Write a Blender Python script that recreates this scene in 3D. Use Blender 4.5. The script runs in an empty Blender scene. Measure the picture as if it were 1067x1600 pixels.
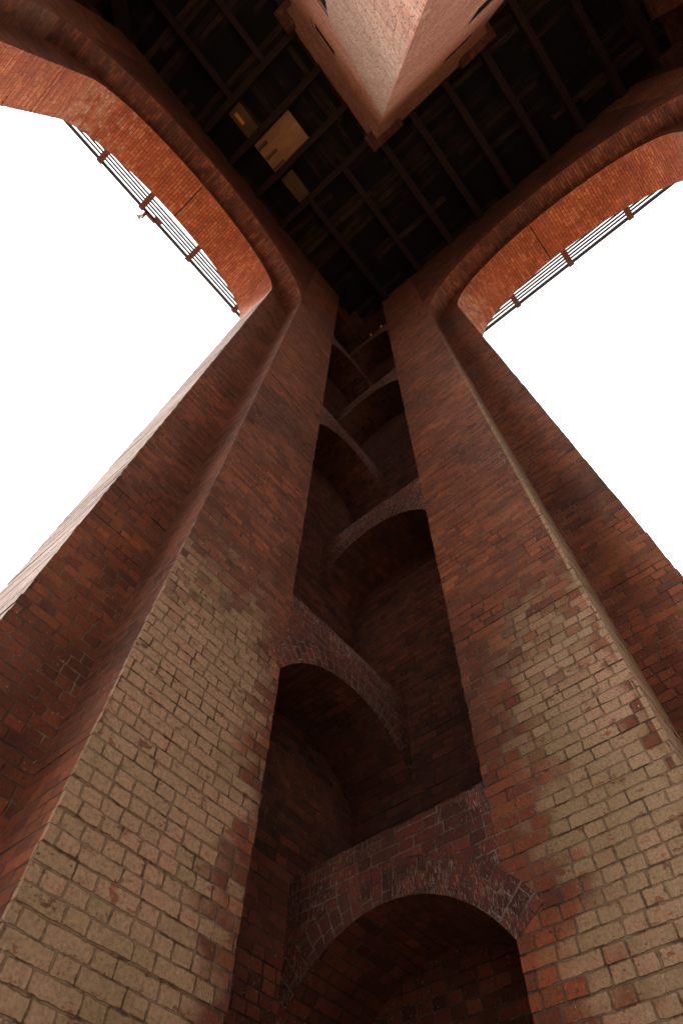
import bpy, math, random
from mathutils import Vector, Matrix
random.seed(7)
scene = bpy.context.scene
COL = scene.collection
ZC = 1.6                       # eye height
W = 10.76                      # clear width between the inner faces of the tower legs
CEIL = 20.0 + ZC               # underside of the joists

# ------------------------------------------------------------------ camera
cam = bpy.data.cameras.new('camera')
cam.sensor_fit = 'HORIZONTAL'; cam.sensor_width = 36.0
cam.lens = 949.38 / 1067.0 * 36.0
cam.clip_start = 0.05; cam.clip_end = 3000
co = bpy.data.objects.new('camera', cam); COL.objects.link(co)
right = Vector((-0.6467823, 0.7623354, 0.0227461))
down = Vector((-0.6783268, -0.5613624, -0.4740728))
fwd = Vector((-0.3486336, -0.3220512, 0.8801918))
R = Matrix((right, -down, -fwd)).transposed()
co.matrix_world = Matrix.Translation((3.03, 2.45, ZC)) @ R.to_4x4()
scene.camera = co

# ------------------------------------------------------------------ light
SUN_EL, SUN_AZ = 50.0, -52.0    # azimuth of the sun seen from the tower, degrees from +X towards +Y
world = bpy.data.worlds.new('World'); scene.world = world; world.use_nodes = True
wn = world.node_tree.nodes; wl = world.node_tree.links
bg = wn['Background']
sky = wn.new('ShaderNodeTexSky'); sky.sky_type = 'NISHITA'; sky.sun_disc = False
sky.sun_elevation = math.radians(SUN_EL); sky.sun_rotation = math.radians(90 - SUN_AZ)
sky.air_density = 1.0; sky.dust_density = 4.0; sky.ozone_density = 1.0
hs = wn.new('ShaderNodeHueSaturation'); hs.inputs['Saturation'].default_value = 0.12
wl.new(sky.outputs[0], hs.inputs['Color'])
mixw = wn.new('ShaderNodeMix'); mixw.data_type = 'RGBA'; mixw.inputs[0].default_value = 0.5
wl.new(hs.outputs[0], mixw.inputs[6]); mixw.inputs[7].default_value = (7.5, 7.3, 7.2, 1)
wl.new(mixw.outputs[2], bg.inputs['Color'])
bg.inputs['Strength'].default_value = 0.15
sd = bpy.data.lights.new('sun', 'SUN'); sd.energy = 1.5; sd.angle = math.radians(20); sd.color = (1.0, 0.95, 0.87)
so = bpy.data.objects.new('sun', sd); COL.objects.link(so)
sv = Vector((math.cos(math.radians(SUN_EL)) * math.cos(math.radians(SUN_AZ)), math.cos(math.radians(SUN_EL)) * math.sin(math.radians(SUN_AZ)), math.sin(math.radians(SUN_EL))))
so.rotation_euler = (-sv).to_track_quat('-Z', 'Y').to_euler(); so.location = (0, 0, 40)
scene.view_settings.view_transform = 'Standard'; scene.view_settings.look = 'None'
scene.view_settings.exposure = 1.6; scene.view_settings.gamma = 1.0
scene.cycles.max_bounces = 10; scene.cycles.diffuse_bounces = 8

# ------------------------------------------------------------------ helpers
class N:
    """small node-writing helper"""
    def __init__(s, name):
        s.m = bpy.data.materials.new(name); s.m.use_nodes = True
        s.t = s.m.node_tree; s.n = s.t.nodes; s.l = s.t.links
        s.b = s.n['Principled BSDF']; s.b.inputs['Roughness'].default_value = 0.9
        s.b.inputs['Specular IOR Level'].default_value = 0.25
    def put(s, sock, v):
        if isinstance(v, (int, float)): sock.default_value = v
        elif isinstance(v, (tuple, list)): sock.default_value = v if len(v) == len(sock.default_value) else tuple(v) + (1,)
        else: s.l.new(v, sock)
    def M(s, op, a, b=0.0, c=0.0, clamp=False):
        x = s.n.new('ShaderNodeMath'); x.operation = op; x.use_clamp = clamp
        s.put(x.inputs[0], a); s.put(x.inputs[1], b); s.put(x.inputs[2], c); return x.outputs[0]
    def V(s, op, a, b=(0, 0, 0)):
        x = s.n.new('ShaderNodeVectorMath'); x.operation = op
        s.put(x.inputs[0], a); s.put(x.inputs[1], b); return x.outputs[0]
    def comb(s, x, y, z):
        c = s.n.new('ShaderNodeCombineXYZ'); s.put(c.inputs[0], x); s.put(c.inputs[1], y); s.put(c.inputs[2], z); return c.outputs[0]
    def sep(s, v):
        c = s.n.new('ShaderNodeSeparateXYZ'); s.put(c.inputs[0], v); return c.outputs
    def noise(s, vec, scale, detail=3.0, rough=0.55, color=False):
        x = s.n.new('ShaderNodeTexNoise'); s.put(x.inputs['Vector'], vec)
        x.inputs['Scale'].default_value = scale; x.inputs['Detail'].default_value = detail; x.inputs['Roughness'].default_value = rough
        return x.outputs['Color' if color else 'Fac']
    def white(s, vec, color=False):
        x = s.n.new('ShaderNodeTexWhiteNoise'); x.noise_dimensions = '3D'; s.put(x.inputs['Vector'], vec)
        return x.outputs['Color' if color else 'Value']
    def ss(s, v, a, b, lo=0.0, hi=1.0):
        x = s.n.new('ShaderNodeMapRange'); x.interpolation_type = 'SMOOTHSTEP'
        s.put(x.inputs[0], v); s.put(x.inputs[1], a); s.put(x.inputs[2], b); s.put(x.inputs[3], lo); s.put(x.inputs[4], hi); return x.outputs[0]
    def mix(s, f, a, b, mode='MIX'):
        x = s.n.new('ShaderNodeMix'); x.data_type = 'RGBA'; x.blend_type = mode
        s.put(x.inputs[0], f); s.put(x.inputs[6], a); s.put(x.inputs[7], b); return x.outputs[2]
    def ramp(s, f, stops):
        x = s.n.new('ShaderNodeValToRGB'); s.put(x.inputs[0], f); e = x.color_ramp.elements
        e[0].position, e[0].color = stops[0][0], tuple(stops[0][1]) + (1,)
        e[1].position, e[1].color = stops[-1][0], tuple(stops[-1][1]) + (1,)
        for p, c in stops[1:-1]:
            k = e.new(p); k.color = tuple(c) + (1,)
        return x.outputs[0]
    def bump(s, h, dist, strength=1.0):
        x = s.n.new('ShaderNodeBump'); s.put(x.inputs['Height'], h); x.inputs['Distance'].default_value = dist
        x.inputs['Strength'].default_value = strength; s.l.new(x.outputs[0], s.b.inputs['Normal'])

GH = 0.0775                    # height of one brick course
RED = [(0.0, (0.065, 0.028, 0.020)), (0.25, (0.125, 0.044, 0.025)), (0.5, (0.180, 0.060, 0.030)), (0.8, (0.250, 0.080, 0.036)), (1.0, (0.35, 0.120, 0.052))]
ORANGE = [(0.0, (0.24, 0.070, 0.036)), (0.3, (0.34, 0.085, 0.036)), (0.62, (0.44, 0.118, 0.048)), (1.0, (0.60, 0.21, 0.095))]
PALE = [(0.0, (0.17, 0.095, 0.074)), (0.4, (0.235, 0.150, 0.122)), (1.0, (0.30, 0.22, 0.19))]
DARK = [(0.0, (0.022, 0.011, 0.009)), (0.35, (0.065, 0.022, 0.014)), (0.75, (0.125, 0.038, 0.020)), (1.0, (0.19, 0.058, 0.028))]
PINK = [(0.0, (0.32, 0.12, 0.075)), (0.3, (0.46, 0.18, 0.11)), (0.7, (0.54, 0.235, 0.15)), (1.0, (0.60, 0.36, 0.26))]

def brick(name, ramp, L=0.228, S=0.114, h=GH, mortar=(0.17, 0.125, 0.09), jw=0.0055, tan=None, drips=0.4, soot=0.6, bumpd=0.009, streak=False):
    k = N(name); M = k.M
    uv = k.n.new('ShaderNodeUVMap').outputs[0]
    obj = k.n.new('ShaderNodeTexCoord').outputs['Object']
    oi = k.n.new('ShaderNodeObjectInfo').outputs['Random']
    geo = k.V('ADD', obj, k.comb(M('MULTIPLY', oi, 37.0), M('MULTIPLY', oi, 19.0), 0.0))
    wob = k.noise(geo, 9.0, 2.0, 0.6, True)
    wv = k.V('MULTIPLY', k.V('SUBTRACT', wob, (0.5, 0.5, 0.5)), (0.022, 0.014, 0.0))
    u, v, _ = k.sep(k.V('ADD', uv, wv))
    vr = M('DIVIDE', v, h); row = M('FLOOR', vr); fv = M('FRACT', vr)
    P = L + S
    odd = M('FLOORED_MODULO', row, 2.0)
    rj = k.white(k.comb(row, 3.3, 0.0))
    shift = M('ADD', M('MULTIPLY', odd, (L + S) / 2 if S else L / 2), M('MULTIPLY', rj, 0.09))
    kind = M('GREATER_THAN', k.white(k.comb(row, 9.1, 1.0)), 0.68)        # some courses are headers only
    uu = M('DIVIDE', M('ADD', u, shift), P); cell = M('FLOOR', uu); fu = M('MULTIPLY', M('FRACT', uu), P)
    if S:
        isS = M('GREATER_THAN', fu, L)
        lu = M('SUBTRACT', fu, M('MULTIPLY', isS, L)); w = M('SUBTRACT', L, M('MULTIPLY', isS, L - S))
        # in header courses the stretcher splits in two
        half = M('MULTIPLY', kind, M('SUBTRACT', 1.0, isS))
        hs_ = M('MULTIPLY', half, M('GREATER_THAN', lu, L / 2))
        lu = M('SUBTRACT', lu, M('MULTIPLY', hs_, L / 2)); w = M('SUBTRACT', w, M('MULTIPLY', half, L / 2))
        cid = M('ADD', M('MULTIPLY', cell, 3.0), M('ADD', isS, M('MULTIPLY', hs_, 2.0)))
    else:
        lu = fu; w = L; cid = cell
    du = M('MINIMUM', lu, M('SUBTRACT', w, lu)); dv = M('MULTIPLY', M('MINIMUM', fv, M('SUBTRACT', 1.0, fv)), h)
    # rounded-corner distance to the joint
    r_ = 0.011
    a = M('MAXIMUM', M('SUBTRACT', r_, du), 0.0); b = M('MAXIMUM', M('SUBTRACT', r_, dv), 0.0)
    d = M('SUBTRACT', r_, M('SQRT', M('ADD', M('MULTIPLY', a, a), M('MULTIPLY', b, b))))
    fine = k.noise(geo, 60.0, 4.0, 0.7)
    d = M('ADD', d, M('ADD', M('MULTIPLY', M('SUBTRACT', fine, 0.5), 0.008), M('MULTIPLY', M('SUBTRACT', k.noise(geo, 26.0, 3.0, 0.6), 0.5), 0.012)))
    mort = k.ss(d, jw * 0.45, jw * 1.25, 1.0, 0.0)
    idv = k.comb(cid, row, M('FLOOR', M('MULTIPLY', oi, 99.0)))
    rc = k.white(idv); rc2 = k.sep(k.white(idv, True))[1]
    big = k.noise(geo, 0.55, 3.0, 0.6); mid = k.noise(geo, 3.0, 4.0, 0.65)
    f = M('ADD', M('MULTIPLY', rc, 0.52), M('MULTIPLY', M('SUBTRACT', mid, 0.5), 0.75)); f = M('ADD', f, M('MULTIPLY', M('SUBTRACT', k.noise(geo, 0.75, 3.0, 0.6), 0.5), 1.0)); f = M('ADD', f, 0.25, clamp=True)
    col = k.ramp(f, ramp)
    col = k.mix(1.0, col, k.ramp(fine, [(0.25, (0.62, 0.6, 0.6)), (0.7, (1.18, 1.16, 1.12))]), 'MULTIPLY')
    pit = k.ss(k.noise(geo, 38.0, 3.0, 0.65), 0.60, 0.70, 0.0, 0.65)
    col = k.mix(pit, col, (0.03, 0.015, 0.012))
    mcol = k.mix(k.ss(k.noise(geo, 1.7, 3.0), 0.35, 0.65), mortar, tuple(c * 0.35 for c in mortar))
    if soot:
        sm = k.ss(big, 0.42, 0.68, 0.0, soot)
        sc = M('MULTIPLY', sm, k.ss(mid, 0.3, 0.6))
        col = k.mix(sc, col, (0.045, 0.022, 0.02)); 
    if tan:
        x, y, z = k.sep(obj)
        e1 = M('ADD', M('MULTIPLY', M('SUBTRACT', mid, 0.5), 0.9), M('MULTIPLY', M('SUBTRACT', rc2, 0.5), 0.34))
        if tan == 'leg':
            al = M('MAXIMUM', x, y)
            onx = M('LESS_THAN', x, 0.02)                      # the face that runs along Y
            st = M('ADD', 1.08, M('MULTIPLY', onx, 0.20))
            m1 = k.ss(M('ADD', M('SUBTRACT', al, st), M('MULTIPLY', e1, 0.75)), -0.13, 0.17)
            top = M('SUBTRACT', 5.35, M('MULTIPLY', onx, 0.15))
            top = M('ADD', top, M('MULTIPLY', M('SUBTRACT', al, 1.6), 0.0))
            m2 = k.ss(M('ADD', M('SUBTRACT', z, top), M('MULTIPLY', e1, 2.2)), -0.7, 0.5, 1.0, 0.0)
            m3 = M('GREATER_THAN', M('MINIMUM', x, y), -0.03)
            edge = k.ss(M('ADD', M('SUBTRACT', al, 1.98), M('MULTIPLY', e1, 0.5)), -0.05, 0.08)
            m1 = M('MULTIPLY', m1, M('SUBTRACT', 1.0, M('MULTIPLY', M('MULTIPLY', edge, onx), k.ss(big, 0.40, 0.55))))
            retm = M('MULTIPLY', M('MULTIPLY', M('GREATER_THAN', y, 2.03), M('LESS_THAN', y, 2.1)), M('GREATER_THAN', x, -0.49))
            retz = k.ss(M('ADD', z, M('MULTIPLY', e1, 2.0)), 5.0, 14.0, 0.95, 0.1)
            msk = M('MAXIMUM', M('MULTIPLY', M('MULTIPLY', m1, m2), m3), M('MULTIPLY', retm, retz))
            tcol = k.ramp(M('ADD', M('MULTIPLY', rc, 0.28), M('ADD', M('MULTIPLY', k.ss(k.noise(geo, 0.9, 2.0), 0.35, 0.65), 0.42), M('MULTIPLY', mid, 0.3))), [(0.1, (0.215, 0.156, 0.085)), (0.4, (0.280, 0.198, 0.115)), (0.65, (0.330, 0.220, 0.138)), (0.95, (0.380, 0.224, 0.150))])
            tm = (0.21, 0.145, 0.09)
        elif tan == 'shaft':
            x = M('ADD', x, W / 2)
            lim = M('ADD', 16.6, M('MULTIPLY', M('SUBTRACT', x, 4.4), -1.3))
            msk = k.ss(M('ADD', M('SUBTRACT', z, lim), M('MULTIPLY', e1, 1.2)), -0.35, 0.35, 0.9, 0.0)
            msk = M('MULTIPLY', msk, M('MULTIPLY', 0.75, M('GREATER_THAN', x, 3.70)))
            lowp = k.ss(M('ADD', z, M('MULTIPLY', e1, 6.0)), 8.0, 12.0, 0.35, 1.0)
            msk = M('MULTIPLY', msk, lowp)
            tcol = k.ramp(rc, [(0.0, (0.32, 0.23, 0.17)), (0.5, (0.44, 0.33, 0.25)), (1.0, (0.52, 0.39, 0.30))]); tm = (0.22, 0.17, 0.13)
        else:
            msk = k.ss(M('ADD', M('SUBTRACT', x, 2.0), M('MULTIPLY', e1, 3.2)), 0.0, 1.2, 0.0, 0.6)
            msk = M('MULTIPLY', msk, k.ss(M('ADD', z, M('MULTIPLY', e1, 1.5)), 0.2, 2.2))
            tcol = k.ramp(rc, [(0.0, (0.42, 0.25, 0.15)), (1.0, (0.58, 0.40, 0.27))]); tm = mortar
        # flaked spots where the red body shows
        chip = k.ss(k.noise(k.V('MULTIPLY', geo, (9.0, 9.0, 17.0)), 1.0, 5.0, 0.7), 0.585, 0.64)
        chip2 = M('MULTIPLY', k.ss(M('ADD', rc2, M('MULTIPLY', M('SUBTRACT', fine, 0.5), 0.5)), 0.99, 1.06), k.ss(mid, 0.45, 0.6))
        msk = M('MULTIPLY', msk, M('SUBTRACT', 1.0, M('MAXIMUM', M('MULTIPLY', chip, 0.8), chip2)))
        tcol = k.mix(1.0, tcol, k.ramp(fine, [(0.3, (0.58, 0.56, 0.54)), (0.5, (0.95, 0.95, 0.95)), (0.68, (1.2, 1.18, 1.15))]), 'MULTIPLY')
        spots = k.ss(k.noise(geo, 48.0, 3.0, 0.6), 0.665, 0.72)
        tcol = k.mix(spots, tcol, (0.07, 0.035, 0.02))
        col = k.mix(msk, col, tcol); mcol = k.mix(msk, mcol, tm)
        
    col = k.mix(mort, col, mcol)
    crk_n = k.noise(geo, 7.0, 3.0, 0.7)
    crk_shade = M('MULTIPLY', k.ss(M('ADD', d, M('MULTIPLY', M('SUBTRACT', fine, 0.5), 0.004)), 0.0012, 0.0042, 1.0, 0.0), k.ss(crk_n, 0.47, 0.60))
    low_shade = M('MULTIPLY', k.ss(M('MULTIPLY', fv, h), 0.002, 0.007, 1.0, 0.0), k.ss(crk_n, 0.50, 0.62))  # painted shadow line along the lower edge of each course
    crk_shade = M('MULTIPLY', M('MAXIMUM', crk_shade, low_shade), 0.75)  # cracked joints and the painted shadow lines together
    col = k.mix(crk_shade, col, (0.018, 0.009, 0.006))
    if drips:
        o = k.sep(geo)
        wo = k.sep(k.noise(geo, 5.0, 2.0, 0.6, True)); dn = k.noise(k.comb(M('ADD', M('MULTIPLY', o[0], 190.0 if streak else 120.0), M('MULTIPLY', wo[0], 14.0)), M('ADD', M('MULTIPLY', o[1], 190.0 if streak else 120.0), M('MULTIPLY', wo[1], 14.0)), M('MULTIPLY', o[2], 14.0 if streak else 32.0)), 1.0, 2.0, 0.5)
        area = k.noise(geo, 1.3, 3.0, 0.6)
        th = M('SUBTRACT', 0.872 - 0.05 * drips, M('MULTIPLY', area, 0.24))
        if streak: th = M('SUBTRACT', 0.88, M('MULTIPLY', area, 0.50))
        dm = k.ss(M('SUBTRACT', dn, th), 0.0, 0.05, 0.0, 0.45 if streak else 0.65)
        col = k.mix(dm, col, (0.50, 0.42, 0.37))
    if tan == 'soffit':   # open joint across the crown of the arch
        jl = k.ss(M('ABSOLUTE', M('SUBTRACT', M('ADD', v, M('MULTIPLY', M('SUBTRACT', k.noise(geo, 3.0), 0.5), 0.05)), 5.42)), 0.010, 0.028, 0.85, 0.0)
        col = k.mix(M('MULTIPLY', jl, k.ss(u, 0.5, 0.6)), col, (0.03, 0.012, 0.01))
    k.l.new(col, k.b.inputs['Base Color'])
    hgt = M('SUBTRACT', M('MULTIPLY', fine, 0.22), M('MULTIPLY', mort, 1.0))
    hgt = M('ADD', hgt, M('MULTIPLY', rc2, 0.25)); hgt = M('ADD', hgt, M('MULTIPLY', mid, 0.3))
    k.bump(hgt, bumpd)
    return k.m

def timber(name, stops, scale=(1, 1, 1), rough=0.85):
    k = N(name); k.b.inputs['Roughness'].default_value = rough
    uv = k.n.new('ShaderNodeUVMap').outputs[0]
    oi = k.n.new('ShaderNodeObjectInfo').outputs['Random']
    p = k.V('ADD', uv, k.comb(k.M('MULTIPLY', oi, 31.0), k.M('MULTIPLY', oi, 17.0), 0.0))
    s = k.V('MULTIPLY', p, (1.3, 26.0, 1.0))
    g = k.noise(s, 1.0, 5.0, 0.65); b = k.noise(p, 2.2, 3.0)
    f = k.M('ADD', k.M('MULTIPLY', g, 0.7), k.M('MULTIPLY', b, 0.3))
    k.l.new(k.ramp(f, stops), k.b.inputs['Base Color']); k.bump(g, 0.004)
    return k.m

def plankmat(name):
    k = N(name); M = k.M
    uv = k.n.new('ShaderNodeUVMap').outputs[0]; u, v, _ = k.sep(uv)
    vr = M('DIVIDE', v, 0.17); row = M('FLOOR', vr); fv = M('FRACT', vr)
    rr = k.white(k.comb(row, 1.0, 0.0)); uu = M('ADD', M('DIVIDE', u, 2.6), M('MULTIPLY', rr, 5.0)); cell = M('FLOOR', uu)
    rc = k.white(k.comb(cell, row, 2.0))
    g = k.noise(k.comb(M('MULTIPLY', u, 1.5), M('MULTIPLY', v, 40.0), M('MULTIPLY', rc, 9.0)), 1.0, 5.0, 0.7)
    st = k.noise(k.comb(M('MULTIPLY', u, 1.2), M('MULTIPLY', v, 5.0), 0.0), 1.0, 4.0, 0.7)
    f = M('ADD', M('MULTIPLY', rc, 0.30), M('ADD', M('MULTIPLY', g, 0.35), M('MULTIPLY', st, 0.45)))
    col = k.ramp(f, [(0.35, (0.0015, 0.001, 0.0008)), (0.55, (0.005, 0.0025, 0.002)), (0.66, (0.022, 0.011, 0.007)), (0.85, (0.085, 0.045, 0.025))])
    gap = k.ss(M('MINIMUM', fv, M('SUBTRACT', 1.0, fv)), 0.02, 0.05, 1.0, 0.0)
    col = k.mix(gap, col, (0.003, 0.002, 0.002))
    k.l.new(col, k.b.inputs['Base Color']); k.bump(M('SUBTRACT', g, gap), 0.01)
    return k.m

def plain(name, c, rough=0.6, metal=0.0, var=0.3, scale=14.0):
    k = N(name); o = k.n.new('ShaderNodeTexCoord').outputs['Object']
    n = k.noise(o, scale, 4.0, 0.65)
    k.l.new(k.ramp(n, [(0.3, tuple(x * (1 - var) for x in c)), (0.7, tuple(min(1, x * (1 + var)) for x in c))]), k.b.inputs['Base Color'])
    k.b.inputs['Roughness'].default_value = rough; k.b.inputs['Metallic'].default_value = metal
    k.bump(n, 0.002)
    return k.m

MAT = {
 'leg': brick('weathered_red_brick', RED, tan='leg', drips=0.9, soot=0.62, mortar=(0.20, 0.145, 0.105)),
 'recess': brick('shaded_sooty_brick', DARK, drips=0.9, soot=0.8, mortar=(0.10, 0.07, 0.05)),  # sooty patches, over a base colour darkened to deepen the shade in the recess
 'arch': brick('shaded_red_arch_brick', [(0.0, (0.04, 0.019, 0.015)), (0.5, (0.105, 0.036, 0.021)), (1.0, (0.20, 0.068, 0.034))], drips=0.2, soot=0.3, mortar=(0.12, 0.055, 0.04)),  # shadow on the arch faces is put into this darker brick colour
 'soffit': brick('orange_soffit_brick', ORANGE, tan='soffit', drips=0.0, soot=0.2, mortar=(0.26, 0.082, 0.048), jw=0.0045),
 'reveal': brick('pale_reveal_brick', PALE, drips=0.0, soot=0.1, mortar=(0.22, 0.15, 0.12), jw=0.005),
 'shaft': brick('pink_shaft_brick', PINK, tan='shaft', drips=0.3, soot=0.15, mortar=(0.20, 0.13, 0.10)),
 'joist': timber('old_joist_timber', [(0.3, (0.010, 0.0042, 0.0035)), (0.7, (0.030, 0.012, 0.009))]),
 'plank': plankmat('black_ceiling_boards'),
 'steel': plain('dark_painted_steel', (0.035, 0.036, 0.042), 0.5, 0.3),
 'rust': plain('red_brown_painted_steel', (0.13, 0.035, 0.025), 0.6, 0.0),
 'lamp': plain('pale_grey_cast_metal', (0.75, 0.71, 0.68), 0.5, 0.2),
 'black': plain('dark_window_glass', (0.012, 0.012, 0.014), 0.25, 0.0),
 'frame': plain('worn_window_frame', (0.35, 0.33, 0.31), 0.6),
 'ply': timber('pale_plywood', [(0.3, (0.22, 0.105, 0.045)), (0.5, (0.32, 0.16, 0.07)), (0.75, (0.40, 0.22, 0.10))]),
 'oldply': timber('brown_old_board', [(0.3, (0.05, 0.03, 0.015)), (0.7, (0.16, 0.09, 0.04))]),
 'amber': timber('amber_varnished_board', [(0.3, (0.55, 0.19, 0.02)), (0.7, (0.75, 0.30, 0.04))]),
 'feather': plain('pale_pigeon_feathers', (0.50, 0.44, 0.40), 0.8, 0.0, 0.35, 30.0),
 'beak': plain('dark_beak', (0.06, 0.05, 0.05), 0.6),
}

class MB:
    def __init__(s): s.v = []; s.f = []; s.uv = []; s.mi = []
    def face(s, pts, uv=None, mi=0):
        pts = [Vector(p) for p in pts]
        if uv is None:
            n = Vector((0, 0, 0))
            for i in range(len(pts)):
                a, b = pts[i], pts[(i + 1) % len(pts)]; n += a.cross(b)
            if abs(n.z) >= max(abs(n.x), abs(n.y)): uv = [(p.x, p.y) for p in pts]
            elif abs(n.x) > abs(n.y): uv = [(p.y + 0.4, p.z) for p in pts]
            else: uv = [(p.x, p.z) for p in pts]
        b = len(s.v); s.v += pts; s.f.append(list(range(b, b + len(pts)))); s.uv.append(uv); s.mi.append(mi)
    def box(s, a, b, mi=0, long=None):
        x0, y0, z0 = a; x1, y1, z1 = b
        P = lambda x, y, z: (x, y, z)
        fs = [[P(x0,y0,z0),P(x0,y1,z0),P(x1,y1,z0),P(x1,y0,z0)], [P(x0,y0,z1),P(x1,y0,z1),P(x1,y1,z1),P(x0,y1,z1)],
              [P(x0,y0,z0),P(x1,y0,z0),P(x1,y0,z1),P(x0,y0,z1)], [P(x1,y1,z0),P(x0,y1,z0),P(x0,y1,z1),P(x1,y1,z1)],
              [P(x0,y1,z0),P(x0,y0,z0),P(x0,y0,z1),P(x0,y1,z1)], [P(x1,y0,z0),P(x1,y1,z0),P(x1,y1,z1),P(x1,y0,z1)]]
        for f in fs:
            uv = None
            if long == 'x': uv = [(p[0], p[1] + p[2]) for p in f]
            if long == 'y': uv = [(p[1], p[0] + p[2]) for p in f]
            s.face(f, uv, mi)
    def build(s, name, mats, parent=None, origin=(0, 0, 0), bevel=0.0):
        o = Vector(origin)
        me = bpy.data.meshes.new(name)
        me.from_pydata([tuple(p - o) for p in s.v], [], s.f)
        L = me.uv_layers.new(name='UVMap'); i = 0
        for uv in s.uv:
            for q in uv: L.data[i].uv = q; i += 1
        for m in (mats if isinstance(mats, (list, tuple)) else [mats]): me.materials.append(m)
        for p, k in zip(me.polygons, s.mi): p.material_index = k
        me.update()
        ob = bpy.data.objects.new(name, me); COL.objects.link(ob)
        if parent is not None:
            ob.parent = parent; ob.location = Vector(origin) - Vector(parent_world(parent))
        else: ob.location = origin
        if bevel:
            import bmesh
            bm = bmesh.new(); bm.from_mesh(me); bmesh.ops.remove_doubles(bm, verts=bm.verts, dist=1e-5)
            bmesh.ops.bevel(bm, geom=list(bm.edges), offset=bevel, segments=1, affect='EDGES'); bm.to_mesh(me); bm.free()
        return ob
def parent_world(p):
    v = Vector(p.location)
    while p.parent: p = p.parent; v += p.location
    return v
def tag(o, label=None, cat=None, group=None, kind=None):
    if label: o['label'] = label
    if cat: o['category'] = cat
    if group: o['group'] = group
    if kind: o['kind'] = kind
    return o
def empty(name, loc, label, cat, group=None):
    o = bpy.data.objects.new(name, None); COL.objects.link(o); o.location = loc; o.empty_display_size = 0.3
    return tag(o, label, cat, group)
def copy_tree(o, parent=None):
    c = o.copy(); COL.objects.link(c); c.parent = parent
    for ch in list(o.children): copy_tree(ch, c)
    return c

# ------------------------------------------------------------------ ground
g = MB(); g.face([(-400, -400, 0), (400, -400, 0), (400, 400, 0), (-400, 400, 0)])
k = N('pale_gravel_ground'); o_ = k.n.new('ShaderNodeTexCoord').outputs['Object']
n1 = k.noise(o_, 40.0, 5.0, 0.7); n2 = k.noise(o_, 0.6, 3.0)
k.l.new(k.ramp(k.M('ADD', k.M('MULTIPLY', n1, 0.6), k.M('MULTIPLY', n2, 0.4)), [(0.35, (0.26, 0.19, 0.13)), (0.65, (0.42, 0.32, 0.23))]), k.b.inputs['Base Color']); k.bump(n1, 0.02)
gr = tag(g.build('ground', k.m), kind='structure')

# ------------------------------------------------------------------ leg
A, B, C = 0.96, 2.06, 2.66       # recess mouth, end of front face, end of stepped face
D, E1, E2 = -0.67, -0.50, -1.60  # recess back wall, step, outer face
ZS = 14.15 + ZC                  # springing of the big arches
ZTOP = 24.5
poly = [(A, 0), (B, 0), (B, E1), (C, E1), (C, E2), (E2, E2), (E2, C), (E1, C), (E1, B), (0, B), (0, A), (D, A), (D, D), (A, D)]
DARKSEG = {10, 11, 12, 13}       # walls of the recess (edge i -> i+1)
SOFSEG = {3, 6}                  # outer reveals

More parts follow.
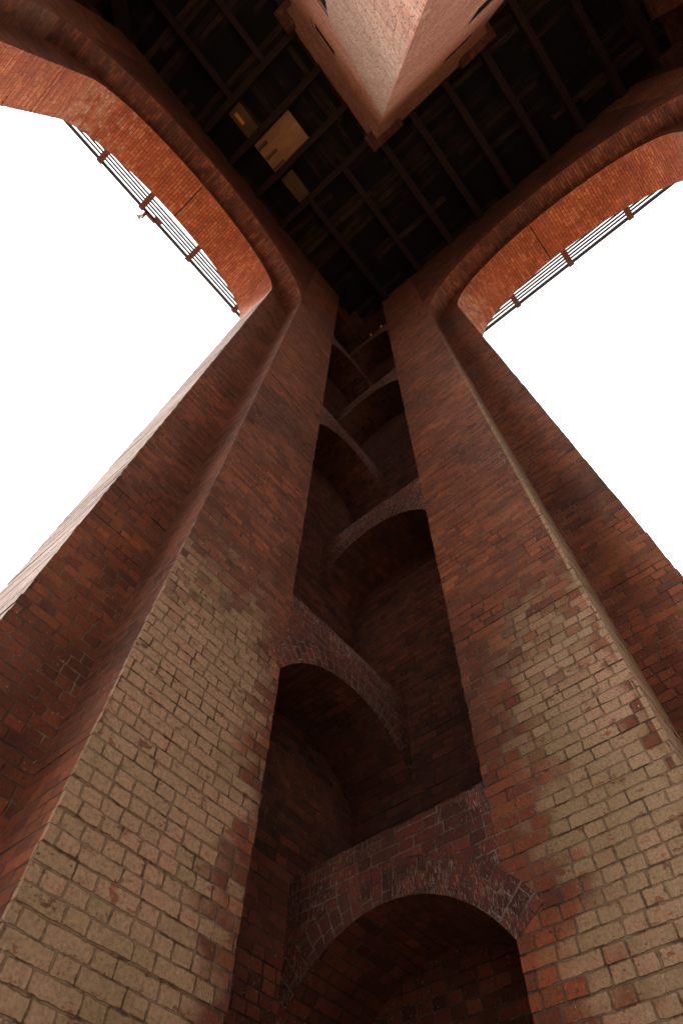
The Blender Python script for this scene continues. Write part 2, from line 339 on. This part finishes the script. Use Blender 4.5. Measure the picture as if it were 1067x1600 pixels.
def make_leg(with_top):
    t = empty('brick_pillar', (0, 0, 0), '', 'pillar', 'corner pillars of the brick tower')
    m = MB(); n = len(poly)
    nc = int(ZTOP / GH) + 1
    rng = random.Random(3)
    def ring(z, off): return [(poly[i][0] + off[i][0], poly[i][1] + off[i][1], z) for i in range(n)]
    rows = []
    for c in range(nc):
        off = [(rng.gauss(0, 0.0024), rng.gauss(0, 0.0024)) for _ in range(n)]
        rows.append((ring(c * GH + 0.006, off))); rows.append(ring((c + 1) * GH - 0.006, off))
    for a, b in zip(rows[:-1], rows[1:]):
        for i in range(n):
            j = (i + 1) % n
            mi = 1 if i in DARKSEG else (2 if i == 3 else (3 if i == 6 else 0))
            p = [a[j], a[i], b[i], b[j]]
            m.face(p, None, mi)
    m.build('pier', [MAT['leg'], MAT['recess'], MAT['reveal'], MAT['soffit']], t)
    # cross arches that brace the recess, alternately on the two faces
    def cross(face, crown, top):
        rise = 0.45; x0, x1 = D, A
        hw = (x1 - x0) / 2; cx = (x0 + x1) / 2; Rr = (hw * hw + rise * rise) / (2 * rise); zc = crown - Rr
        def T(u, w, z): return (u, w, z) if face == 'y' else (w, u, z)
        a = MB(); ph = math.asin(hw / Rr); K = 24; arc = []
        for i in range(K + 1):
            th = -ph + 2 * ph * i / K
            arc.append((cx + Rr * math.sin(th), zc + Rr * math.cos(th), Rr * th))
        def F(pts, uv, mi=0):
            if face == 'x': pts = pts[::-1]; uv = uv[::-1]
            a.face(pts, uv, mi)
        off = 0.4 if face == 'x' else 0.0
        rr = random.Random(int(top * 10))
        tops = [top + rr.uniform(-0.012, 0.008) for _ in range(K + 1)]
        for i in range(K):
            (u0, z0, s0), (u1, z1, s1) = arc[i], arc[i + 1]
            F([T(u0, 0, z0), T(u1, 0, z1), T(u1, 0, tops[i+1]), T(u0, 0, tops[i])][::-1], [(u0 + off, z0), (u1 + off, z1), (u1 + off, tops[i+1]), (u0 + off, tops[i])][::-1])
            F([T(u0, 0, z0), T(u0, D, z0), T(u1, D, z1), T(u1, 0, z1)][::-1], [(0, s0), (D, s0), (D, s1), (0, s1)][::-1], 1)
            F([T(u0, 0, tops[i]), T(u1, 0, tops[i+1]), T(u1, D, tops[i+1]), T(u0, D, tops[i])][::-1], [(u0, 0), (u1, 0), (u1, D), (u0, D)][::-1], 1)
        ob = a.build('cross_arch', [MAT['crossface'], MAT['recess']], t)
        rg = MB(); pr = 0.004; K2 = 30; ph2 = ph * 1.0
        for (r0, r1, p_) in ((Rr, Rr + 0.114, 0.004), (Rr + 0.114, Rr + 0.228, 0.002)):
            for i in range(K2):
                ta, tb = -ph2 + 2 * ph2 * i / K2, -ph2 + 2 * ph2 * (i + 1) / K2
                q = [(cx + r * math.sin(th), zc + r * math.cos(th)) for r, th in ((r0, ta), (r0, tb), (r1, tb), (r1, ta))]
                uv = [(r - Rr, Rr * th) for r, th in ((r0, ta), (r0, tb), (r1, tb), (r1, ta))]
                pts = [T(u, p_, z) for u, z in q][::-1]; uv = uv[::-1]
                if face == 'x': pts = pts[::-1]; uv = uv[::-1]
                rg.face(pts, uv)
        rg.build('arch_ring', MAT['ring'], ob)
    for c, tp in ((3.86, 4.35), (9.12, 9.56), (14.36, 14.70)): cross('y', c + ZC, tp + ZC)
    for c, tp in ((2.10, 2.55), (6.60, 7.06), (11.9, 12.35), (16.45, 16.85)): cross('x', c + ZC, tp + ZC)
    if with_top:
        l = MB()
        l.box((D, D, 19.0 + ZC), (A + 0.01, -0.10, CEIL + 0.3)); l.box((D, -0.10, 19.0 + ZC), (-0.15, A + 0.01, CEIL + 0.3))
        l.build('recess_lintel', MAT['recess'], t)
        l = MB(); l.box((-0.15, -0.10, 19.55 + ZC), (0.38, 0.17, CEIL - 0.003)); l.build('corner_corbel', MAT['recess'], t)
    return t
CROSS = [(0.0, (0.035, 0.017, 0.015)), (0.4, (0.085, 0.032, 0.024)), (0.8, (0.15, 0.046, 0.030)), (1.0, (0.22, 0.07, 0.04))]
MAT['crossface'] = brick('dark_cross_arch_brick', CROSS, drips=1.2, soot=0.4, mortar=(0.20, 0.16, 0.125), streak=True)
MAT['ring'] = brick('arch_ring_brick', CROSS, L=0.114, S=0, h=0.0765, drips=1.3, soot=0.4, mortar=(0.20, 0.16, 0.125), streak=True)
leg = make_leg(True)
leg['label'] = 'nearest brick leg straight ahead with a tall dark recess braced by staggered arches'
LEGN = [((W, 0), 90, 'brick leg at the far left end of the left arch, only its top showing'),
        ((W, W), 180, 'brick leg diagonally opposite, hidden behind the square stair shaft'),
        ((0, W), 270, 'brick leg at the far right end of the right arch, dark at the top corner')]
for (x, y), a, lb in LEGN:
    c = copy_tree(leg); c.location = (x, y, 0); c.rotation_euler = (0, 0, math.radians(a)); c['label'] = lb

# ------------------------------------------------------------------ the four big arches between the legs
def make_arch():
    O = (W / 2, 0, ZS)
    t = empty('brick_arch', O, '', 'brick arch', 'round arches between the tower legs')
    cx = W / 2; K = 120
    def order(name, xa, zc, y0, y1, face_mat, sof_mat, ringy, dR=0.0):
        Rr = cx - xa; m = MB()      # dR flattens the arch a little (three-centred curve)
        pts = [(xa, ZS - 0.0, 0.0)] if zc > ZS + 0.01 else []
        s = (zc - ZS) if pts else 0.0
        for i in range(K + 1):
            th = math.pi - math.pi * i / K
            pts.append((cx + Rr * math.cos(th), zc + (Rr - dR) * math.sin(th), s + Rr * math.pi * i / K))
        if zc > ZS + 0.01: pts.append((W - xa, ZS, pts[-1][2] + zc - ZS))
        for (u0, z0, s0), (u1, z1, s1) in zip(pts[:-1], pts[1:]):
            if abs(u0 - u1) > 1e-6:
                m.face([(u0, y0, z0), (u0, y0, ZTOP), (u1, y0, ZTOP), (u1, y0, z1)])
            nd = 6 if sof_mat is not None else 1
            for d in range(nd):
                ya, yb = y0 + (y1 - y0) * d / nd, y0 + (y1 - y0) * (d + 1) / nd
                m.face([(u0, ya, z0), (u1, ya, z1), (u1, yb, z1), (u0, yb, z0)], [(-ya, s0), (-ya, s1), (-yb, s1), (-yb, s0)], 1)
            if name == 'outer_order' and abs(u0 - u1) > 1e-6:
                m.face([(u0, y1, z0), (u1, y1, z1), (u1, y1, ZTOP), (u0, y1, ZTOP)])
        o = m.build(name, [face_mat, sof_mat], t, origin=O)
        rg = MB(); K2 = 90
        for q, (r0, r1) in enumerate(((Rr, Rr + 0.115), (Rr + 0.115, Rr + 0.23), (Rr + 0.23, Rr + 0.345))):
            p_ = y0 + 0.006 - q * 0.0015
            for i in range(K2):
                ta, tb = math.pi - math.pi * i / K2, math.pi - math.pi * (i + 1) / K2
                cc = ((r0, ta), (r1, ta), (r1, tb), (r0, tb))
                rg.face([(cx + r * math.cos(th), p_, zc + (r - dR) * math.sin(th)) for r, th in cc], [(r - Rr, -Rr * th + q * 0.03) for r, th in cc])
        rg.build('voussoir_ring', ringy, o, origin=O)
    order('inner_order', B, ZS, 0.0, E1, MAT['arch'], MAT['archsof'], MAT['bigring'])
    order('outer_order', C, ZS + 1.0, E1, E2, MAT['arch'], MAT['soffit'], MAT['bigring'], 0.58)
    return t
MAT['bigring'] = brick('red_voussoir_brick', RED, L=0.115, S=0, h=0.0765, drips=0.1, soot=0.3, mortar=(0.10, 0.038, 0.026), jw=0.004)
MAT['archsof'] = brick('shaded_inner_soffit_brick', [(0.0, (0.05, 0.022, 0.016)), (0.5, (0.15, 0.047, 0.024)), (1.0, (0.30, 0.095, 0.042))], drips=0.1, soot=0.5, mortar=(0.07, 0.030, 0.02), L=0.228, S=0, jw=0.004)  # brick colour lowered to paint in the shadow under the inner order
arch = make_arch()
arch['label'] = 'left round brick arch with orange underside, white sky seen beneath it'
for a, lb in ((-90, 'right round brick arch with orange underside, white sky seen beneath it'),
              (90, 'round brick arch on the far left side, out of view behind the stair shaft'),
              (180, 'round brick arch on the far side behind the stair shaft')):
    c = copy_tree(arch); ctr = Vector((W / 2, W / 2, 0)); o = Vector((W / 2, 0, ZS)) - ctr
    c.location = ctr + Matrix.Rotation(math.radians(a), 3, 'Z') @ o; c.rotation_euler = (0, 0, math.radians(a)); c['label'] = lb

# ------------------------------------------------------------------ stair shaft
SX, SY = 3.68, 3.72; SX1, SY1 = W - 3.68, W - 3.70
def shaft():
    t = empty('stair_shaft', (W / 2, W / 2, 0), 'square pink brick stair shaft with small slit windows pointing its corner at the viewer', 'brick shaft')
    m = MB(); dep = 0.28
    T0, T1 = 0.0, 18.8 + ZC
    holes = {'ylo': [(5.36, 6.16, 16.6 + ZC, 17.75 + ZC), (5.36, 6.2, 12.3 + ZC, 13.5 + ZC), (5.36, 6.16, 8.0 + ZC, 9.0 + ZC)],
             'xlo': [(5.62, 6.5, 17.25 + ZC, 18.5 + ZC), (5.45, 6.3, 12.2 + ZC, 13.6 + ZC), (5.45, 6.3, 8.0 + ZC, 9.0 + ZC)]}
    wins = []
    for side in ('ylo', 'xlo', 'yhi', 'xhi'):
        a0, a1 = (SX, SX1) if side[0] == 'y' else (SY, SY1)
        w = {'ylo': SY, 'yhi': SY1, 'xlo': SX, 'xhi': SX1}[side]; sg = -1 if side.endswith('lo') else 1
        def T(u, d, z, side=side, w=w, sg=sg):
            q = w + sg * d
            return (u, q, z) if side[0] == 'y' else (q, u, z)
        hs = sorted(holes.get(side, []), key=lambda q: q[2])
        def rect(u0, u1, z0, z1):
            if u1 - u0 < 1e-6 or z1 - z0 < 1e-6: return
            m.face([T(u0, 0, z0), T(u1, 0, z0), T(u1, 0, z1), T(u0, 0, z1)])
        z = T0
        for (u0, u1, z0, z1) in hs:
            rect(a0, a1, z, z0); rect(a0, u0, z0, z1); rect(u1, a1, z0, z1); z = z1
            for pp in ([(u0, 0, z0), (u0, -dep, z0), (u1, -dep, z0), (u1, 0, z0)], [(u0, 0, z1), (u1, 0, z1), (u1, -dep, z1), (u0, -dep, z1)],
                       [(u0, 0, z0), (u0, 0, z1), (u0, -dep, z1), (u0, -dep, z0)], [(u1, 0, z0), (u1, -dep, z0), (u1, -dep, z1), (u1, 0, z1)]):
                m.face([T(*q) for q in pp])
            wins.append((T, u0, u1, z0, z1))
        rect(a0, a1, z, T1)
    prof = [(18.8, 0.0), (19.0, 0.015), (19.2, 0.045), (19.4, 0.085), (19.6, 0.13), (19.8, 0.18), (20.0, 0.235), (20.33, 0.236)]
    for (za, da), (zb, db) in zip(prof[:-1], prof[1:]):
        za += ZC; zb += ZC
        c = lambda d: [(SX - d, SY - d), (SX1 + d, SY - d), (SX1 + d, SY1 + d), (SX - d, SY1 + d)]
        ca, cb = c(da), c(db)
        for i in range(4):
            j = (i + 1) % 4
            m.face([(*ca[i], za), (*ca[j], za), (*cb[j], zb), (*cb[i], zb)], [((ca[i][i % 2]), za), ((ca[j][i % 2]), za), ((cb[j][i % 2]), zb), ((cb[i][i % 2]), zb)])
    m.build('shaft_wall', MAT['shaft'], t, origin=(W / 2, W / 2, 0))
    for T, u0, u1, z0, z1 in wins:
        f = MB()
        def bx(ua, ub, za, zb, d0, d1):
            P = [T(ua, d0, za), T(ub, d1, zb)]
            a = tuple(min(P[0][i], P[1][i]) for i in range(3)); b = tuple(max(P[0][i], P[1][i]) for i in range(3)); f.box(a, b)
        e = 0.05
        dd = -0.028 if abs(T(0, 0, 0)[1] - SY) < 1e-6 else -0.008
        bx(u0, u1, z0, z0 + e, -0.07, dd); bx(u0, u1, z1 - e, z1, -0.07, dd)
        bx(u0, u0 + e, z0 + e, z1 - e, -0.07, dd); bx(u1 - e, u1, z0 + e, z1 - e, -0.07, dd)
        wo = f.build('window', MAT['frame'], t, origin=(W / 2, W / 2, 0))
        p = MB(); q_ = -0.032 if abs(T(0, 0, 0)[1] - SY) < 1e-6 else -0.010; p.face([T(u0 + .02, q_, z0 + .02), T(u1 - .02, q_, z0 + .02), T(u1 - .02, q_, z1 - .02), T(u0 + .02, q_, z1 - .02)])
        p.build('pane', MAT['black'], wo, origin=(W / 2, W / 2, 0))
    zc0 = 19.55 + ZC; zc1 = CEIL - 0.004
    for a, b in (((3.34, 3.34), (3.80, 4.36)), ((3.32, 6.30), (3.80, 7.36)), ((6.85, 3.30), (7.40, 3.80))):
        for zi in range(4):
            pass
        c = MB(); c.box((a[0], a[1], zc0 + 0.18), (b[0], b[1], zc1))
        c.box((a[0] + 0.05, a[1] + 0.05, zc0 + 0.10), (b[0] - 0.01, b[1] - 0.03, zc0 + 0.18))
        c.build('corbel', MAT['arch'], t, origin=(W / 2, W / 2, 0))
shaft()

# ------------------------------------------------------------------ timber ceiling
ceil = empty('timber_ceiling', (W / 2, W / 2, CEIL), 'dark timber ceiling of joists and old boards under the tank', 'ceiling')
OC = (W / 2, W / 2, CEIL)
JH = 0.32
def joist(x0, y0, x1, y1, w=0.17, dz=0.0, h=JH):
    m = MB(); dx, dy = x1 - x0, y1 - y0; L = math.hypot(dx, dy); nx, ny = -dy / L * w / 2, dx / L * w / 2
    r = random.Random(int(x0 * 100 + y0 * 1000)); n = 8
    z0, z1 = CEIL + dz, CEIL + dz + h; P = []
    for i in range(n + 1):
        t = i / n; jx = r.uniform(-.008, .008); px, py = x0 + dx * t + jx * (dy / L), y0 + dy * t + jx * (dx / L); zz = z0 + r.uniform(-.008, .008)
        P.append([(px + nx, py + ny, zz), (px - nx, py - ny, zz), (px - nx, py - ny, z1), (px + nx, py + ny, z1)])
    for i in range(n):
        a, b = P[i], P[i + 1]; s0, s1 = L * i / n, L * (i + 1) / n
        for q in range(4):
            q2 = (q + 1) % 4
            m.face([a[q], a[q2], b[q2], b[q]], [(s0, q * .2), (s0, q * .2 + .17), (s1, q * .2 + .17), (s1, q * .2)])
    m.face(P[0], [(0, 0), (0, .1), (.1, .1), (.1, 0)]); m.face(P[-1][::-1], [(0, 0), (0, .1), (.1, .1), (.1, 0)])
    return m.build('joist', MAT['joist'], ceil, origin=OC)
for y in (1.15, 2.45): joist(-0.1, y, 3.575, y, dz=0.012)
joist(-0.1, 3.66, 3.5, 3.66, 0.19, dz=0.005)
for y in (4.72, 5.82, 7.0, 8.13, 9.34): joist(-0.1, y, 3.46 if y < 7.3 else 3.75, y, 0.18, dz=0.01 if y != 9.34 else 0.0)
joist(-0.1, 10.42, 3.7, 10.42, 0.2)
for x in (3.66, 4.73, 5.83, 6.85): joist(x, -0.1, x, 3.49, 0.17, dz=0.003)
for y in (1.17, 2.41, 3.6): joist(6.94, y, W + 0.1, y, 0.16, dz=0.012)
for y in (4.75, 5.85, 6.95, 8.1, 9.3): joist(7.0, y, W + 0.1, y, 0.17, dz=0.01)
for x in (3.8, 4.85, 5.9, 6.95): joist(x, 7.0, x, W + 0.1, 0.17, dz=0.003)
joist(9.55, -0.2, W + 0.3, 1.05, 0.34, dz=-0.05)
p = MB(); Z1 = CEIL + JH + 0.015
for (a, b, lg) in (((-0.69, -0.69), (3.66, W + .69), 'y'), ((3.66, -0.69), (6.85, W + .69), 'x'), ((6.85, -0.69), (W + .69, W + .69), 'y')):
    p.box((a[0], a[1], Z1), (b[0], b[1], Z1 + 0.06), long=lg)
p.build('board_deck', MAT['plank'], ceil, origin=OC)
# loose hanging planks that show as light streaks
rs = random.Random(11)

# repair boards fixed up between the joists
def board(name, mat, x0, y0, x1, y1, label, cat, long='y', group=None, z=None, th=0.02, rot=0.0):
    z = CEIL + JH - 0.03 if z is None else z
    o = ((x0 + x1) / 2, (y0 + y1) / 2, z); m = MB(); m.box((x0, y0, z), (x1, y1, z + th), long=long)
    ob = m.build(name, mat, None, origin=o); ob.rotation_euler = (0, 0, rot)
    return tag(ob, label, cat, group)
zz = 20.35
bo = board('plywood_sheet', MAT['ply'], 4.84, 0.84, 5.72, 2.16, 'large pale plywood sheet fixed between two dark ceiling joists', 'plywood sheet')
for (x0, y0, x1, y1) in ((5.50, 0.86, 5.60, 1.20), (5.18, 0.86, 5.27, 1.28), (4.86, 0.86, 4.93, 1.25)):
    sl = MB(); sl.box((x0, y0, CEIL + JH - 0.037), (x1, y1, CEIL + JH - 0.031), long='y')
    sl.build('batten', MAT['oldply'], bo, origin=tuple(bo.location))
board('old_board', MAT['oldply'], 3.78, 0.84, 4.58, 1.26, 'small brown stained board nearer the corner than the plywood sheet', 'board', 'x')
board('old_board', MAT['oldply'], 5.95, 0.82, 6.74, 1.25, 'small brown board carrying an amber strip, beyond the plywood sheet', 'board', 'x')
board('amber_strip', MAT['amber'], 6.28, 0.93, 6.62, 1.02, 'short bright amber strip on the small brown board', 'strip', 'x', z=CEIL + JH - 0.045, th=0.012)

# ------------------------------------------------------------------ outside walkways of open bars
def walkway():
    O = (W / 2, E2, 19.5 + ZC)
    t = empty('open_bar_walkway', O, '', 'walkway', 'open bar walkways outside the arches')
    z = 19.5 + ZC; x0, x1 = E2 - 1.0, W - E2 + 1.0
    m = MB(); m.box((x0, -2.68, z), (x1, -2.60, z + 0.10)); m.build('edge_beam', MAT['steel'], t, origin=O)
    for i in range(4):
        y = -2.52 + i * 0.088
        m = MB(); m.box((x0, y - 0.025, z + 0.03), (x1, y + 0.025, z + 0.07)); m.build('floor_bar', MAT['steel'], t, origin=O)
    for x in (-1.0, 1.1, 2.87, 4.80, 6.62, 8.15, 9.9, 11.6):
        m = MB(); m.box((x - 0.075, -2.70, z - 0.08), (x + 0.075, E2 + 0.05, z - 0.002))
        m.build('cross_bracket', MAT['rust'], t, origin=O)
    return t
wk = walkway(); wk['label'] = 'open bar steel walkway seen against the sky under the left arch'
for a, lb in ((-90, 'open bar steel walkway seen against the sky under the right arch'), ):
    c = copy_tree(wk); ctr = Vector((W / 2, W / 2, 0)); o = Vector((W / 2, E2, 19.5 + ZC)) - ctr
    c.location = ctr + Matrix.Rotation(math.radians(a), 3, 'Z') @ o; c.rotation_euler = (0, 0, math.radians(a)); c['label'] = lb

def lathe(prof, axis_o, axis_d, seg=16):
    m = MB(); d = Vector(axis_d).normalized(); a = d.orthogonal().normalized(); b = d.cross(a); o = Vector(axis_o); R_ = []
    for (s, r) in prof:
        R_.append([o + d * s + (a * math.cos(2 * math.pi * i / seg) + b * math.sin(2 * math.pi * i / seg)) * r for i in range(seg)])
    for i in range(len(R_) - 1):
        for j in range(seg):
            j2 = (j + 1) % seg
            m.face([R_[i][j], R_[i][j2], R_[i + 1][j2], R_[i + 1][j]], [(0, 0)] * 4)
    return m
LZ = 19.5 + ZC
lp = empty('floodlight', (6.42, -2.72, LZ), 'small pale floodlight hanging off the outer edge of the left walkway', 'floodlight')
lathe([(0, 0.0), (0, 0.05), (0.10, 0.05), (0.13, 0.10), (0.17, 0.10), (0.17, 0.0)], (6.46, -2.78, LZ - 0.04), (0.25, -0.8, -0.3)).build('lamp_head', MAT['lamp'], lp, origin=(6.42, -2.72, LZ))
m = MB(); m.box((6.40, -2.86, LZ - .07), (6.48, -2.66, LZ - .012)); m.box((6.10, -2.70, LZ - .07), (6.42, -2.62, LZ - .004)); m.box((5.95, -2.60, LZ - .05), (6.2, -2.50, LZ - .004)); m.build('bracket', MAT['rust'], lp, origin=(6.42, -2.72, LZ))

# ------------------------------------------------------------------ two birds on the topmost cross arch
def bird(x, y, z, yaw, label):
    e = empty('pigeon', (x, y, z), label, 'bird', 'birds on the top cross arch'); e.rotation_euler = (0, 0, yaw); e.scale = (0.7, 0.7, 0.7)
    prof = [(-0.13, 0.004), (-0.10, 0.02), (-0.05, 0.05), (0.0, 0.065), (0.05, 0.062), (0.085, 0.045), (0.11, 0.028), (0.14, 0.028), (0.165, 0.03), (0.185, 0.02), (0.195, 0.002)]
    b = lathe(prof, (0, 0, 0.075), (0.75, 0, 0.5)); ob = b.build('body', MAT['feather'], e)
    ob.location = (0, 0, 0)
    for p_ in ob.data.polygons: p_.use_smooth = True
    k_ = lathe([(0, 0.008), (0.03, 0.001)], (0.155, 0, 0.165), (1, 0, -0.2)); o2 = k_.build('beak', MAT['beak'], e); o2.location = (0, 0, 0)
    tl = MB(); tl.box((-0.20, -0.02, 0.0), (-0.09, 0.02, 0.015)); o3 = tl.build('tail', MAT['beak'], e); o3.location = (0, 0, 0)
    for y0 in (-0.03, 0.018):
        lg = MB(); lg.box((0.0, y0, -0.02), (0.012, y0 + 0.012, 0.03)); o4 = lg.build('leg', MAT['beak'], e); o4.location = (0, 0, 0)
bird(-0.07, 0.74, 16.87 + ZC, 0.6, 'pale bird perched on the top cross arch, nearer the right pier')
bird(-0.07, 0.42, 16.87 + ZC, 0.2, 'pale bird perched on the top cross arch, farther from the right pier')
